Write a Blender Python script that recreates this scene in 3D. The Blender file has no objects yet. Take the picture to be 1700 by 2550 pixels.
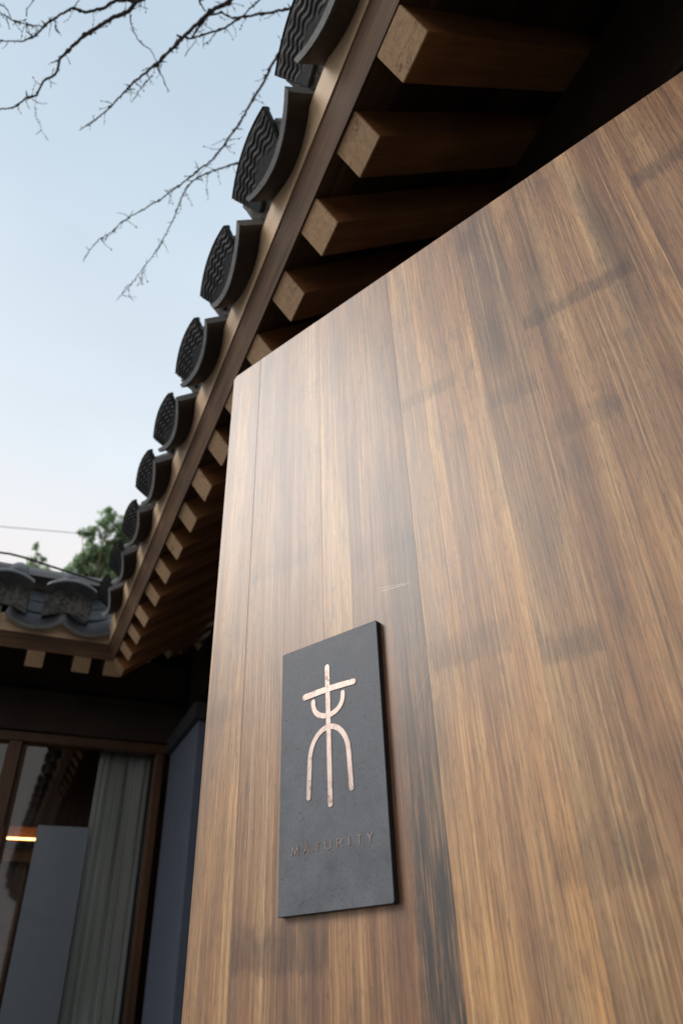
import bpy, math, random
from mathutils import Vector, Matrix, noise
random.seed(7)
R = math.radians
scene = bpy.context.scene
H = 1.10                                  # camera height above the courtyard

# ------------------------------------------------------------------ camera
F_PX = 1740.17
AX_R = Vector((0.91358, -0.40553, -0.03036))
AX_D = Vector((0.21111, 0.53674, -0.81691))
AX_F = Vector((0.34758, 0.73990, 0.57596))
cam_d = bpy.data.cameras.new('camera'); cam = bpy.data.objects.new('camera', cam_d)
scene.collection.objects.link(cam); scene.camera = cam
cam.matrix_world = Matrix(((AX_R.x, -AX_D.x, -AX_F.x, 0), (AX_R.y, -AX_D.y, -AX_F.y, 0), (AX_R.z, -AX_D.z, -AX_F.z, H), (0, 0, 0, 1)))
cam_d.sensor_fit = 'VERTICAL'; cam_d.sensor_height = 36; cam_d.lens = F_PX / 2550 * 36
cam_d.clip_start = .02; cam_d.clip_end = 1500
cam_d.dof.use_dof = True; cam_d.dof.focus_distance = 1.2; cam_d.dof.aperture_fstop = 4.3

# ------------------------------------------------------------------ light
SUN_EL, SUN_AZ = R(35), R(-78)            # azimuth from +Y towards +X
world = bpy.data.worlds.new('World'); scene.world = world; world.use_nodes = True
wn, wl = world.node_tree.nodes, world.node_tree.links
bg = wn['Background']
sky = wn.new('ShaderNodeTexSky'); sky.sky_type = 'NISHITA'; sky.sun_disc = False
sky.sun_elevation = SUN_EL; sky.sun_rotation = SUN_AZ; sky.air_density = 1.0; sky.dust_density = 2.0; sky.ozone_density = 1.0
tc = wn.new('ShaderNodeTexCoord'); sep = wn.new('ShaderNodeSeparateXYZ'); wl.new(tc.outputs['Generated'], sep.inputs[0])
# thin pale haze cloud that thickens towards the horizon
mp = wn.new('ShaderNodeMapping'); mp.inputs['Scale'].default_value = (1, 1, 2.6); wl.new(tc.outputs['Generated'], mp.inputs[0])
cn = wn.new('ShaderNodeTexNoise'); cn.inputs['Scale'].default_value = 2.2; cn.inputs['Detail'].default_value = 5; wl.new(mp.outputs[0], cn.inputs[0])
hz = wn.new('ShaderNodeMapRange'); hz.interpolation_type = 'SMOOTHSTEP'
wl.new(sep.outputs['Z'], hz.inputs[0]); hz.inputs[1].default_value = .98; hz.inputs[2].default_value = .42; hz.inputs[3].default_value = .80; hz.inputs[4].default_value = 1.0
cm = wn.new('ShaderNodeMath'); cm.operation = 'MULTIPLY_ADD'; wl.new(cn.outputs[0], cm.inputs[0]); cm.inputs[1].default_value = .3; cm.inputs[2].default_value = -.15
ca = wn.new('ShaderNodeMath'); ca.operation = 'ADD'; ca.use_clamp = True; wl.new(cm.outputs[0], ca.inputs[0]); wl.new(hz.outputs[0], ca.inputs[1])
pk = wn.new('ShaderNodeMapRange'); wl.new(sep.outputs['Z'], pk.inputs[0]); pk.inputs[1].default_value = .62; pk.inputs[2].default_value = .46
c0 = wn.new('ShaderNodeMapRange'); wl.new(sep.outputs['Z'], c0.inputs[0]); c0.inputs[1].default_value = .98; c0.inputs[2].default_value = .62
cup = wn.new('ShaderNodeMix'); cup.data_type = 'RGBA'; cup.inputs[6].default_value = (6.3, 7.9, 9.3, 1); cup.inputs[7].default_value = (8.3, 9.1, 9.8, 1); wl.new(c0.outputs[0], cup.inputs[0])
ccol = wn.new('ShaderNodeMix'); ccol.data_type = 'RGBA'; wl.new(cup.outputs[2], ccol.inputs[6]); ccol.inputs[7].default_value = (9.4, 8.9, 8.8, 1)
wl.new(pk.outputs[0], ccol.inputs[0])
mx = wn.new('ShaderNodeMix'); mx.data_type = 'RGBA'; wl.new(ca.outputs[0], mx.inputs[0]); wl.new(sky.outputs[0], mx.inputs[6]); wl.new(ccol.outputs[2], mx.inputs[7])
wl.new(mx.outputs[2], bg.inputs[0]); bg.inputs[1].default_value = 0.10
sd = bpy.data.lights.new('sun', 'SUN'); sd.energy = 1.9; sd.angle = R(28); sd.color = (1, .965, .92)
sun = bpy.data.objects.new('sun', sd); scene.collection.objects.link(sun)
sv = Vector((math.sin(SUN_AZ) * math.cos(SUN_EL), math.cos(SUN_AZ) * math.cos(SUN_EL), math.sin(SUN_EL)))
sun.rotation_euler = sv.to_track_quat('Z', 'Y').to_euler()
scene.view_settings.view_transform = 'Standard'; scene.view_settings.look = 'None'
scene.view_settings.gamma = 1; scene.view_settings.use_curve_mapping = False
scene.view_settings.exposure = 0.0
scene.render.engine = 'CYCLES'
scene.cycles.max_bounces = 8

# ------------------------------------------------------------------ helpers
COL = scene.collection
def ray(x, y):
    """direction through a point of the photograph (1700 x 2550)"""
    return ((x - 850) / F_PX * AX_R + (y - 1275) / F_PX * AX_D + AX_F).normalized()
def tag(o, label=None, cat=None, group=None, kind=None):
    for k, v in (('label', label), ('category', cat), ('group', group), ('kind', kind)):
        if v: o[k] = v
    return o
def link(o, parent=None):
    COL.objects.link(o)
    if parent: o.parent = parent
    return o
def empty(name, loc=(0, 0, 0)):
    o = bpy.data.objects.new(name, None); o.location = loc; o.empty_display_size = .1
    return link(o)
def mesh(name, verts, faces, mats, gc=None, smooth=False, midx=None):
    me = bpy.data.meshes.new(name); me.from_pydata([tuple(v) for v in verts], [], faces)
    for m in (mats if isinstance(mats, (list, tuple)) else [mats]): me.materials.append(m)
    if gc:
        a = me.attributes.new('gc', 'FLOAT_VECTOR', 'POINT')
        a.data.foreach_set('vector', [c for g in gc for c in g])
    if smooth:
        me.polygons.foreach_set('use_smooth', [True] * len(me.polygons))
    if midx:
        me.polygons.foreach_set('material_index', midx)
    me.update()
    return me
def fix_normals(me):
    import bmesh
    bm = bmesh.new(); bm.from_mesh(me); bmesh.ops.recalc_face_normals(bm, faces=bm.faces[:]); bm.to_mesh(me); bm.free()
def obj(name, me, parent=None, loc=(0, 0, 0), color=None, fix=True):
    if fix and me.users == 0: fix_normals(me)
    o = bpy.data.objects.new(name, me); o.location = loc
    if color: o.color = color
    return link(o, parent)
def bevel(o, w, seg=2):
    b = o.modifiers.new('bevel', 'BEVEL'); b.width = w; b.segments = seg; b.limit_method = 'ANGLE'
    return o
def box_data(x0, x1, y0, y1, z0, z1):
    v = [(x0, y0, z0), (x1, y0, z0), (x1, y1, z0), (x0, y1, z0), (x0, y0, z1), (x1, y0, z1), (x1, y1, z1), (x0, y1, z1)]
    f = [(0, 3, 2, 1), (4, 5, 6, 7), (0, 1, 5, 4), (1, 2, 6, 5), (2, 3, 7, 6), (3, 0, 4, 7)]
    return v, f
def box(name, x0, x1, y0, y1, z0, z1, m, parent=None, bev=0):
    v, f = box_data(x0, x1, y0, y1, z0, z1)
    gc = [(p[0], p[2], p[1]) for p in v]
    if max(x1 - x0, y1 - y0) > (z1 - z0): gc = [(p[2], p[0] + p[1], p[1] - p[0]) for p in v]
    o = obj(name, mesh(name, v, f, m, gc), parent)
    if bev: bevel(o, bev)
    return o
def tube(pts, rads, n=6, verts=None, faces=None):
    verts = [] if verts is None else verts; faces = [] if faces is None else faces
    rings = []
    for i, p in enumerate(pts):
        d = (pts[min(i + 1, len(pts) - 1)] - pts[max(i - 1, 0)]).normalized()
        a = d.orthogonal().normalized(); b = d.cross(a)
        base = len(verts)
        for k in range(n):
            t = 2 * math.pi * k / n
            verts.append(p + (a * math.cos(t) + b * math.sin(t)) * rads[i])
        rings.append(base)
    for i in range(len(pts) - 1):
        # align neighbouring rings
        best = min(range(n), key=lambda s: sum((verts[rings[i] + k] - verts[rings[i + 1] + (k + s) % n]).length for k in range(n)))
        for k in range(n):
            faces.append((rings[i] + k, rings[i] + (k + 1) % n, rings[i + 1] + (k + 1 + best) % n, rings[i + 1] + (k + best) % n))
    faces.append(tuple(rings[0] + k for k in reversed(range(n)))); faces.append(tuple(rings[-1] + k for k in range(n)))
    return verts, faces

# ------------------------------------------------------------------ materials
class NT:
    def __init__(s, name):
        s.m = bpy.data.materials.new(name); s.m.use_nodes = True
        s.n = s.m.node_tree.nodes; s.l = s.m.node_tree.links; s.b = s.n['Principled BSDF']
    def new(s, t, **k):
        nd = s.n.new('ShaderNode' + t)
        for a, v in k.items(): setattr(nd, a, v)
        return nd
    def set(s, sock, v):
        if hasattr(v, 'links') or isinstance(v, bpy.types.NodeSocket): s.l.new(v, sock)
        else: sock.default_value = v
    def math(s, op, a, b=None, c=None, clamp=False):
        nd = s.new('Math', operation=op, use_clamp=clamp)
        for i, v in enumerate((a, b, c)):
            if v is not None: s.set(nd.inputs[i], v)
        return nd.outputs[0]
    def attr(s, name='gc'):
        return s.new('Attribute', attribute_name=name).outputs['Vector']
    def vmath(s, op, a, b):
        nd = s.new('VectorMath', operation=op); s.set(nd.inputs[0], a); s.set(nd.inputs[1], b); return nd.outputs[0]
    def noise(s, vec, scale=1, detail=4, rough=.55, dist=0, color=False):
        nd = s.new('TexNoise'); s.set(nd.inputs['Vector'], vec)
        nd.inputs['Scale'].default_value = scale; nd.inputs['Detail'].default_value = detail
        nd.inputs['Roughness'].default_value = rough; nd.inputs['Distortion'].default_value = dist
        return nd.outputs[1 if color else 0]
    def ramp(s, fac, stops):
        nd = s.new('ValToRGB'); s.set(nd.inputs[0], fac); e = nd.color_ramp.elements
        while len(e) < len(stops): e.new(.5)
        for el, (p, c) in zip(e, stops):
            el.position = p; el.color = (*c, 1) if len(c) == 3 else c
        return nd.outputs[0]
    def mix(s, fac, a, b, mode='MIX'):
        nd = s.new('Mix', data_type='RGBA', blend_type=mode); s.set(nd.inputs[0], fac)
        s.set(nd.inputs[6], a if not isinstance(a, tuple) else (*a, 1)); s.set(nd.inputs[7], b if not isinstance(b, tuple) else (*b, 1))
        return nd.outputs[2]
    def rng(s, v, a, b, c=0., d=1., smooth=False):
        nd = s.new('MapRange'); s.set(nd.inputs[0], v)
        if smooth: nd.interpolation_type = 'SMOOTHSTEP'
        for i, x in enumerate((a, b, c, d)): s.set(nd.inputs[i + 1], x)
        return nd.outputs[0]
    def bump(s, h, strength=.3, dist=.01):
        nd = s.new('Bump'); s.set(nd.inputs['Height'], h); nd.inputs['Strength'].default_value = strength; nd.inputs['Distance'].default_value = dist
        s.l.new(nd.outputs[0], s.b.inputs['Normal'])
    def fin(s, col, rough=.5, spec=.5):
        s.set(s.b.inputs['Base Color'], (*col, 1) if isinstance(col, tuple) else col); s.set(s.b.inputs['Roughness'], rough); s.b.inputs['Specular IOR Level'].default_value = spec
        return s.m
    def rnd(s): return s.new('ObjectInfo').outputs['Random']
    def pos(s): return s.new('TexCoord').outputs['Object']

def wood(name, dark, light, rough=.6, k=1.0, spec=.35):
    """solid timber; gc = (across, along the grain, depth)"""
    t = NT(name); g = t.attr(); r = t.rnd()
    off = t.new('CombineXYZ'); t.set(off.inputs[0], t.math('MULTIPLY', r, 37.)); t.set(off.inputs[1], t.math('MULTIPLY', r, 91.))
    g2 = t.vmath('ADD', g, off.outputs[0])
    fine = t.noise(t.vmath('MULTIPLY', g2, (230 * k, 6 * k, 230 * k)), 1, 5, .65)
    mid = t.noise(t.vmath('MULTIPLY', g2, (34 * k, 1.6 * k, 34 * k)), 1, 3, .5, .6)
    big = t.noise(t.vmath('MULTIPLY', g2, (4, 2.2, 4)), 1, 3)
    f = t.math('ADD', t.math('MULTIPLY', fine, .45), t.math('MULTIPLY', mid, .55))
    col = t.ramp(f, [(.3, dark), (.7, light)])
    col = t.mix(1., col, t.ramp(big, [(.3, (.62, .6, .6)), (.7, (1.15, 1.12, 1.08))]), 'MULTIPLY')
    col = t.mix(1., col, t.ramp(r, [(0, (.8, .78, .76)), (1, (1.12, 1.1, 1.1))]), 'MULTIPLY')
    t.bump(fine, .25, .002)
    return t.fin(col, rough, spec)

def end_grain(name):
    t = NT(name); g = t.attr(); r = t.rnd()
    off = t.new('CombineXYZ'); t.set(off.inputs[0], t.math('MULTIPLY', r, 17.)); t.set(off.inputs[2], t.math('MULTIPLY', r, 7.))
    g2 = t.vmath('ADD', g, off.outputs[0])
    a = t.noise(t.vmath('MULTIPLY', g2, (60, 60, 60)), 1, 6, .7)
    rings = t.new('TexWave', wave_type='RINGS'); t.set(rings.inputs[0], t.vmath('MULTIPLY', g2, (1, 0, 1))); rings.inputs['Scale'].default_value = 26; rings.inputs['Distortion'].default_value = 2.5; rings.inputs['Detail'].default_value = 3
    vor = t.noise(t.vmath('MULTIPLY', t.vmath('ADD', g2, (0, 0, 0)), (9, 9, 26)), 1, 2, .4, 1.2)
    crack = t.rng(t.math('ABSOLUTE', t.math('SUBTRACT', vor, .5)), .0, .012, 0., 1.)
    gate = t.rng(t.noise(g2, 7, 1), .52, .58)
    crk = t.math('MAXIMUM', crack, t.math('SUBTRACT', 1., gate))
    col = t.ramp(a, [(.3, (.26, .165, .095)), (.7, (.45, .31, .19))])
    col = t.mix(.07, col, t.ramp(rings.outputs[0], [(0, (.2, .13, .08)), (1, (.45, .34, .24))]))
    col = t.mix(1., col, t.ramp(crk, [(0, (.35, .3, .27)), (1, (1, 1, 1))]), 'MULTIPLY')
    col = t.mix(1., col, t.ramp(r, [(0, (.85, .84, .82)), (1, (1.12, 1.1, 1.06))]), 'MULTIPLY')
    t.bump(t.math('ADD', t.math('MULTIPLY', a, .4), crk), .35, .003)
    return t.fin(col, .75, .2)

def tile_mat(name, dark, light, edge=.5):
    t = NT(name); p = t.pos(); r = t.rnd()
    off = t.new('CombineXYZ'); t.set(off.inputs[0], t.math('MULTIPLY', r, 23.)); t.set(off.inputs[1], t.math('MULTIPLY', r, 51.))
    p2 = t.vmath('ADD', p, off.outputs[0])
    a = t.noise(p2, 14, 6, .65); b = t.noise(p2, 90, 4, .7); c = t.noise(p2, 3.2, 3)
    col = t.ramp(t.math('ADD', t.math('MULTIPLY', a, .6), t.math('MULTIPLY', b, .4)), [(.34, dark), (.66, light)])
    col = t.mix(t.rng(c, .55, .75, 0, .3), col, (.12, .125, .125))
    geo = t.new('NewGeometry'); pt = geo.outputs['Pointiness']
    col = t.mix(t.rng(pt, .53, .62, 0, edge), col, (.26, .265, .26))
    col = t.mix(1., col, t.ramp(r, [(0, (.75, .75, .77)), (1, (1.2, 1.2, 1.2))]), 'MULTIPLY')
    t.bump(t.math('ADD', a, t.math('MULTIPLY', b, .5)), .5, .004)
    return t.fin(col, t.rng(a, .3, .7, .50, .75), .3)

M = {}
M['rafter'] = wood('rafter_wood', (.17, .070, .025), (.36, .165, .062), .6)
M['end'] = end_grain('rafter_end_grain')
M['eave'] = wood('eave_board_wood', (.030, .016, .009), (.17, .098, .050), .72)
M['batten'] = wood('batten_wood', (.55, .39, .25), (.80, .61, .42), .55)
M['ceiling'] = wood('ceiling_board_wood', (.035, .02, .012), (.07, .042, .025), .8)
M['beam'] = wood('beam_wood', (.018, .011, .008), (.038, .024, .016), .7)
M['trim'] = wood('trim_wood', (.05, .022, .010), (.11, .052, .022), .5)
M['tile'] = tile_mat('roof_tile_clay', (.013, .013, .015), (.042, .044, .049))
M['tile_pale'] = tile_mat('weathered_tile_edge', (.09, .10, .105), (.27, .285, .29))
M['tile_under'] = tile_mat('roof_tile_underside', (.024, .016, .012), (.055, .038, .027), .15)
M['plate'] = tile_mat('end_plate_clay', (.005, .005, .006), (.014, .014, .017), .08)

def mortar():
    t = NT('lime_mortar'); p = t.pos()
    a = t.noise(p, 45, 6, .75, .6); b = t.noise(p, 12, 3)
    col = t.ramp(a, [(.36, (.06, .06, .06)), (.52, (.26, .265, .26)), (.7, (.42, .43, .42))])
    col = t.mix(t.rng(b, .45, .65), col, (.13, .13, .125))
    t.bump(a, .9, .012)
    return t.fin(col, .9, .2)
M['mortar'] = mortar()
def plaster(name, c, k=.12):
    t = NT(name); p = t.pos(); a = t.noise(p, 7, 5); b = t.noise(p, 120, 3)
    f = t.math('ADD', t.math('MULTIPLY', a, .6), t.math('MULTIPLY', b, .4))
    col = t.ramp(f, [(.3, tuple(x * (1 - k) for x in c)), (.7, tuple(x * (1 + k) for x in c))])
    t.bump(b, .2, .002)
    return t.fin(col, .7, .3)
M['blue_wall'] = plaster('blue_grey_plaster', (.105, .125, .17))
M['coping'] = plaster('dark_coping', (.03, .033, .038))
M['room'] = plaster('room_plaster', (.10, .055, .022))
M['inside_wood'] = wood('cabinet_wood', (.03, .014, .006), (.085, .04, .016), .35)
M['sheet'] = plaster('frosted_panel', (.38, .45, .53), .04)
M['ground'] = plaster('granite_ground', (.25, .24, .22), .25)
M['black'] = plaster('black_rubber', (.012, .012, .013))
def curtain_mat():
    t = NT('linen_curtain'); p = t.pos()
    a = t.noise(t.vmath('MULTIPLY', p, (300, 300, 300)), 1, 3); b = t.noise(t.vmath('MULTIPLY', p, (9, 9, .7)), 1, 3)
    col = t.ramp(b, [(.35, (.34, .38, .35)), (.65, (.56, .62, .60))])
    t.bump(a, .2, .001)
    return t.fin(col, .8, .2)
M['curtain'] = curtain_mat()
def glass_mat():
    t = NT('window_glass'); b = t.b
    t.set(b.inputs['Base Color'], (1, 1, 1, 1)); b.inputs['Roughness'].default_value = .02
    b.inputs['Transmission Weight'].default_value = 1; b.inputs['IOR'].default_value = 1.45
    tr = t.new('BsdfTransparent'); gl = t.new('BsdfGlossy'); gl.inputs['Roughness'].default_value = .03
    fr = t.new('Fresnel'); fr.inputs['IOR'].default_value = 1.5
    mxs = t.new('MixShader'); t.l.new(fr.outputs[0], mxs.inputs[0]); t.l.new(tr.outputs[0], mxs.inputs[1]); t.l.new(gl.outputs[0], mxs.inputs[2])
    t.l.new(mxs.outputs[0], t.n['Material Output'].inputs[0])
    return t.m
M['glass'] = glass_mat()
def lamp_mat():
    t = NT('lit_lamp'); t.set(t.b.inputs['Emission Color'], (1, .52, .17, 1)); t.b.inputs['Emission Strength'].default_value = 6
    return t.m
M['lamp'] = lamp_mat()
def bark(name, c1, c2):
    t = NT(name); p = t.pos(); a = t.noise(p, 40, 5)
    t.bump(a, .6, .01)
    return t.fin(t.ramp(a, [(.3, c1), (.7, c2)]), .85, .2)
M['twig'] = bark('twig_bark', (.035, .027, .023), (.095, .078, .066))
M['bark'] = bark('tree_bark', (.05, .035, .025), (.12, .09, .06))
def leaf(name, a, b):
    t = NT(name); g = t.new('NewGeometry').outputs['Random Per Island']
    col = t.ramp(g, [(0, a), (1, b)])
    t.fin(col, .6, .3); t.b.inputs['Subsurface Weight'].default_value = 0
    tl = t.new('BsdfTranslucent'); t.l.new(col, tl.inputs[0]); ms = t.new('MixShader'); ms.inputs[0].default_value = .6
    t.l.new(t.b.outputs[0], ms.inputs[1]); t.l.new(tl.outputs[0], ms.inputs[2]); t.l.new(ms.outputs[0], t.n['Material Output'].inputs[0])
    return t.m
M['leaf'] = leaf('tree_leaves', (.20, .31, .16), (.36, .48, .28))  # paler than real foliage: distance haze is put into the leaf colours

def slate():
    t = NT('slate_plaque'); p = t.pos()
    a = t.noise(p, 420, 5, .8); b = t.noise(p, 26, 4); c = t.noise(p, 1500, 2)
    f = t.math('ADD', t.math('MULTIPLY', a, .5), t.math('MULTIPLY', b, .5))
    col = t.ramp(f, [(.36, (.055, .061, .074)), (.64, (.135, .146, .168))])
    sp = t.rng(t.noise(p, 230, 2, .5), .69, .74)
    col = t.mix(sp, col, (.02, .02, .022))
    t.bump(t.math('ADD', a, t.math('MULTIPLY', c, .5)), .35, .0008)
    return t.fin(col, t.rng(b, .3, .7, .42, .58), .45)
M['slate'] = slate()
def edge_slate():
    t = NT('plaque_edge'); p = t.pos(); a = t.noise(p, 300, 4)
    return t.fin(t.ramp(a, [(.3, (.012, .012, .014)), (.7, (.03, .03, .033))]), .6, .3)
M['slate_edge'] = edge_slate()
def copper(name, wear, dim=1.0):
    t = NT(name); p = t.pos()
    a = t.noise(p, 160, 5, .7); b = t.noise(t.vmath('MULTIPLY', p, (700, 700, 60)), 1, 3); c = t.noise(p, 38, 3, .6)
    col = t.ramp(b, [(.3, (.42 * dim, .32 * dim, .275 * dim)), (.7, (.60 * dim, .50 * dim, .45 * dim))])
    w = t.rng(t.math('ADD', t.math('MULTIPLY', a, .6), t.math('MULTIPLY', c, .4)), .52 - wear, .64 - wear)
    col = t.mix(t.math('MULTIPLY', w, .6), col, (.22, .14, .10))
    t.b.inputs['Metallic'].default_value = .55
    t.bump(a, .25, .0006)
    return t.fin(col, t.rng(w, 0, 1, .42, .65), .4)
M['copper'] = copper('worn_copper', 0.0)
M['copper_worn'] = copper('very_worn_copper', 0.08, .55)

def panel_mat():
    """stained laminated board; gc = (u right, v up from camera height, depth) in metres"""
    t = NT('stained_panel_wood'); g = t.attr(); r = t.rnd()
    off = t.new('CombineXYZ'); t.set(off.inputs[1], t.math('MULTIPLY', r, 53.)); t.set(off.inputs[2], t.math('MULTIPLY', r, 19.))
    g2 = t.vmath('ADD', g, off.outputs[0])
    warp = t.noise(t.vmath('MULTIPLY', g2, (6, 2.5, 6)), 1, 3)
    wv = t.new('CombineXYZ'); t.set(wv.inputs[0], t.math('MULTIPLY', t.math('SUBTRACT', warp, .5), .006))
    g3 = t.vmath('ADD', g2, wv.outputs[0])
    f1 = t.noise(t.vmath('MULTIPLY', g3, (430, 9, 200)), 1, 4, .7)
    f2 = t.noise(t.vmath('MULTIPLY', g3, (210, 3.2, 100)), 1, 5, .75)
    f3 = t.noise(t.vmath('MULTIPLY', g3, (70, 1.0, 40)), 1, 3, .5)
    f4 = t.noise(t.vmath('MULTIPLY', g3, (20, .8, 10)), 1, 3, .5)
    f5 = t.noise(t.vmath('MULTIPLY', g3, (13, 1.8, 9)), 1, 4, .5)
    f6 = t.noise(t.vmath('MULTIPLY', g3, (30, 11, 9)), 1, 6, .65)
    # ground tone
    col = t.ramp(t.math('ADD', t.math('MULTIPLY', f3, .22), t.math('MULTIPLY', f4, .78)),
                 [(.32, (.155, .078, .040)), (.43, (.25, .130, .060)), (.54, (.35, .198, .090)), (.66, (.47, .305, .155))])
    col = t.mix(t.rng(f5, .48, .64, 0, .6), col, (.16, .098, .068))          # mauve brown cast
    col = t.mix(t.rng(f5, .42, .30, 0, .55), col, (.42, .285, .15))          # honey coloured staves
    col = t.mix(t.rng(f6, .54, .72, 0, .5), col, (.095, .062, .045))          # cloudy stain
    # thin long pale and dark lines of the fibre bundles
    f7 = t.noise(t.vmath('MULTIPLY', g3, (260, .9, 60)), 1, 2, .4); f8 = t.noise(t.vmath('MULTIPLY', t.vmath('ADD', g3, (7.3, 0, 0)), (230, 1.1, 60)), 1, 2, .4)
    col = t.mix(t.rng(f7, .60, .67, 0, .30), col, (.60, .44, .25))
    col = t.mix(t.rng(f8, .62, .69, 0, .34), col, (.075, .042, .026))
    # fine fibres: pale and dark streaks
    col = t.mix(t.rng(f2, .55, .70, 0, .38), col, (.56, .41, .22))
    col = t.mix(t.rng(f2, .44, .30, 0, .42), col, (.085, .048, .028))
    col = t.mix(1., col, t.ramp(f1, [(.34, (.60, .58, .56)), (.66, (1.32, 1.31, 1.29))]), 'MULTIPLY')
    f9 = t.noise(t.vmath('MULTIPLY', g3, (460, 48, 200)), 1, 2, .5)
    col = t.mix(t.rng(f9, .58, .68, 0, .42), col, (.07, .038, .022))
    oc = t.new('ObjectInfo').outputs['Color']
    col = t.mix(1., col, oc, 'MULTIPLY')
    sep = t.new('SeparateXYZ'); t.l.new(g, sep.inputs[0]); U, V = sep.outputs[0], sep.outputs[1]
    dn = t.noise(t.vmath('MULTIPLY', g, (45, 40, 1)), 1, 6, .75, color=True)
    ds = t.new('SeparateXYZ'); t.l.new(dn, ds.inputs[0])
    fib = t.noise(t.vmath('MULTIPLY', g, (420, 14, 1)), 1, 3)
    du, dv = t.math('MULTIPLY_ADD', ds.outputs[0], .02, -.01), t.math('MULTIPLY_ADD', ds.outputs[1], .05, -.025)
    Ud = t.math('ADD', U, du); Vd = t.math('ADD', V, dv)
    def mark(uc, vc, w, h, colr, s, soft=.9, ang=0):
        nonlocal col
        a = t.math('SUBTRACT', Ud, uc); b = t.math('SUBTRACT', Vd, vc)
        if ang:
            c_, s_ = math.cos(ang), math.sin(ang)
            a2 = t.math('ADD', t.math('MULTIPLY', a, c_), t.math('MULTIPLY', b, s_)); b = t.math('SUBTRACT', t.math('MULTIPLY', b, c_), t.math('MULTIPLY', a, s_)); a = a2
        ma = t.rng(t.math('ABSOLUTE', a), w, w * (1 - soft), 0, 1, True); mb = t.rng(t.math('ABSOLUTE', b), h, h * (1 - soft), 0, 1, True)
        col = t.mix(t.math('MULTIPLY', t.math('MULTIPLY', ma, mb), s), col, colr, 'MULTIPLY')
    DK = (.16, .15, .155); GY = (.26, .28, .33); BL = (.20, .23, .42)
    # the dark stripe beside the plaque, worn through at the bottom
    stripe = t.math('MULTIPLY', t.rng(Ud, .405, .425, 0, 1, True), t.rng(U, .471, .4695, 0, 1))
    low = t.rng(V, .80, .15, .15, 1.)
    st = t.math('MULTIPLY', t.math('MULTIPLY', stripe, low), t.rng(t.noise(t.vmath('MULTIPLY', g, (260, 7, 1)), 1, 4, .7), .46, .62, 1.0, .2))
    col = t.mix(st, col, (.032, .027, .025))
    fibre = t.noise(t.vmath('MULTIPLY', g, (330, 0, 0)), 1, 2, .6); cloud = t.noise(t.vmath('MULTIPLY', g, (55, 38, 1)), 1, 6, .75)
    dash = t.rng(t.noise(t.vmath('MULTIPLY', g, (380, 22, 1)), 1, 3, .6), .38, .62, .45, 1.)
    def node_band(u0, u1, v, h, colr, s):
        """dark growth mark running across one stave and stopping at its joints"""
        nonlocal col
        side = t.math('MULTIPLY', t.rng(U, u0, u0 + .004), t.rng(U, u1, u1 - .004))
        vv = t.math('ADD', t.math('SUBTRACT', V, v), t.math('MULTIPLY_ADD', cloud, h * 1.6, -h * .8))
        vv = t.math('ADD', vv, t.math('MULTIPLY_ADD', fibre, h * .9, -h * .45))
        body = t.math('MULTIPLY', t.rng(vv, h, h * .1, 0, 1, True), t.rng(vv, -h, -h * .55, 0, 1, True))
        m_ = t.math('MULTIPLY', t.math('MULTIPLY', side, body), t.math('MULTIPLY', dash, s * .75))
        col = t.mix(m_, col, colr, 'MULTIPLY')
    node_band(.094, .277, .068, .040, DK, .80)
    node_band(.4695, .600, .405, .034, DK, .60)
    node_band(.4695, .590, .895, .022, DK, .60)
    node_band(.094, .277, .680, .028, DK, .45)
    node_band(.340, .4695, .625, .040, DK, .50)
    node_band(.722, .912, .925, .024, DK, .80)
    node_band(.955, 1.13, 1.10, .028, DK, .75)
    node_band(.636, .722, .360, .026, DK, .70)
    node_band(.600, .722, .125, .040, DK, .50)
    node_band(.000, .094, .430, .030, DK, .35)
    node_band(.722, .830, .690, .030, DK, .45)
    node_band(.636, .722, .800, .030, BL, .55)
    mark(.42, .72, .055, .12, GY, .45)
    mark(.45, .55, .035, .18, DK, .40, .9)
    mark(.672, .93, .030, .12, DK, .55)
    mark(.67, .52, .035, .14, GY, .35, .9)
    mark(.76, 1.0, .05, .16, DK, .35, .9)
    mark(.890, 1.02, .030, .28, DK, .65, .8)
    mark(.66, 1.22, .03, .06, DK, .45)
    mark(.80, .20, .09, .06, DK, .35)
    mark(.97, .55, .05, .16, DK, .30)
    # fine pale scratches
    def scratch(uc, vc, ln, ang, s=.7, colr=(.62, .46, .30), w=.0007):
        nonlocal col
        cu, cv = math.cos(ang), math.sin(ang)
        wob = t.math('MULTIPLY_ADD', warp, .012, -.006)
        a = t.math('SUBTRACT', U, uc); b = t.math('ADD', t.math('SUBTRACT', V, vc), wob)
        l_ = t.math('ADD', t.math('MULTIPLY', a, cu), t.math('MULTIPLY', b, cv)); p_ = t.math('SUBTRACT', t.math('MULTIPLY', b, cu), t.math('MULTIPLY', a, cv))
        m_ = t.math('MULTIPLY', t.rng(t.math('ABSOLUTE', p_), w, w * .4), t.rng(t.math('ABSOLUTE', l_), ln, ln * .7))
        col = t.mix(t.math('MULTIPLY', m_, s), col, colr)
    scratch(.425, .535, .032, -.12, .8)
    scratch(.418, .540, .026, -.2, .6)
    scratch(.53, .535, .018, 0, .6, (.2, .13, .09), .0014)
    for i in range(9):
        rr = random.Random(i * 7 + 3)
        scratch(rr.uniform(.45, 1.05), rr.uniform(.25, 1.25), rr.uniform(.02, .06), rr.uniform(.2, 1.4), .35, rr.choice([(.55, .42, .3), (.12, .07, .05)]), .0005)
    t.bump(t.math('ADD', t.math('MULTIPLY', f1, .4), t.math('MULTIPLY', f2, .8)), .16, .0012)
    t.b.inputs['Coat Weight'].default_value = .62; t.b.inputs['Coat Roughness'].default_value = .34
    return t.fin(col, t.rng(f2, .3, .7, .40, .54), .5)
M['panel'] = panel_mat()

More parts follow.
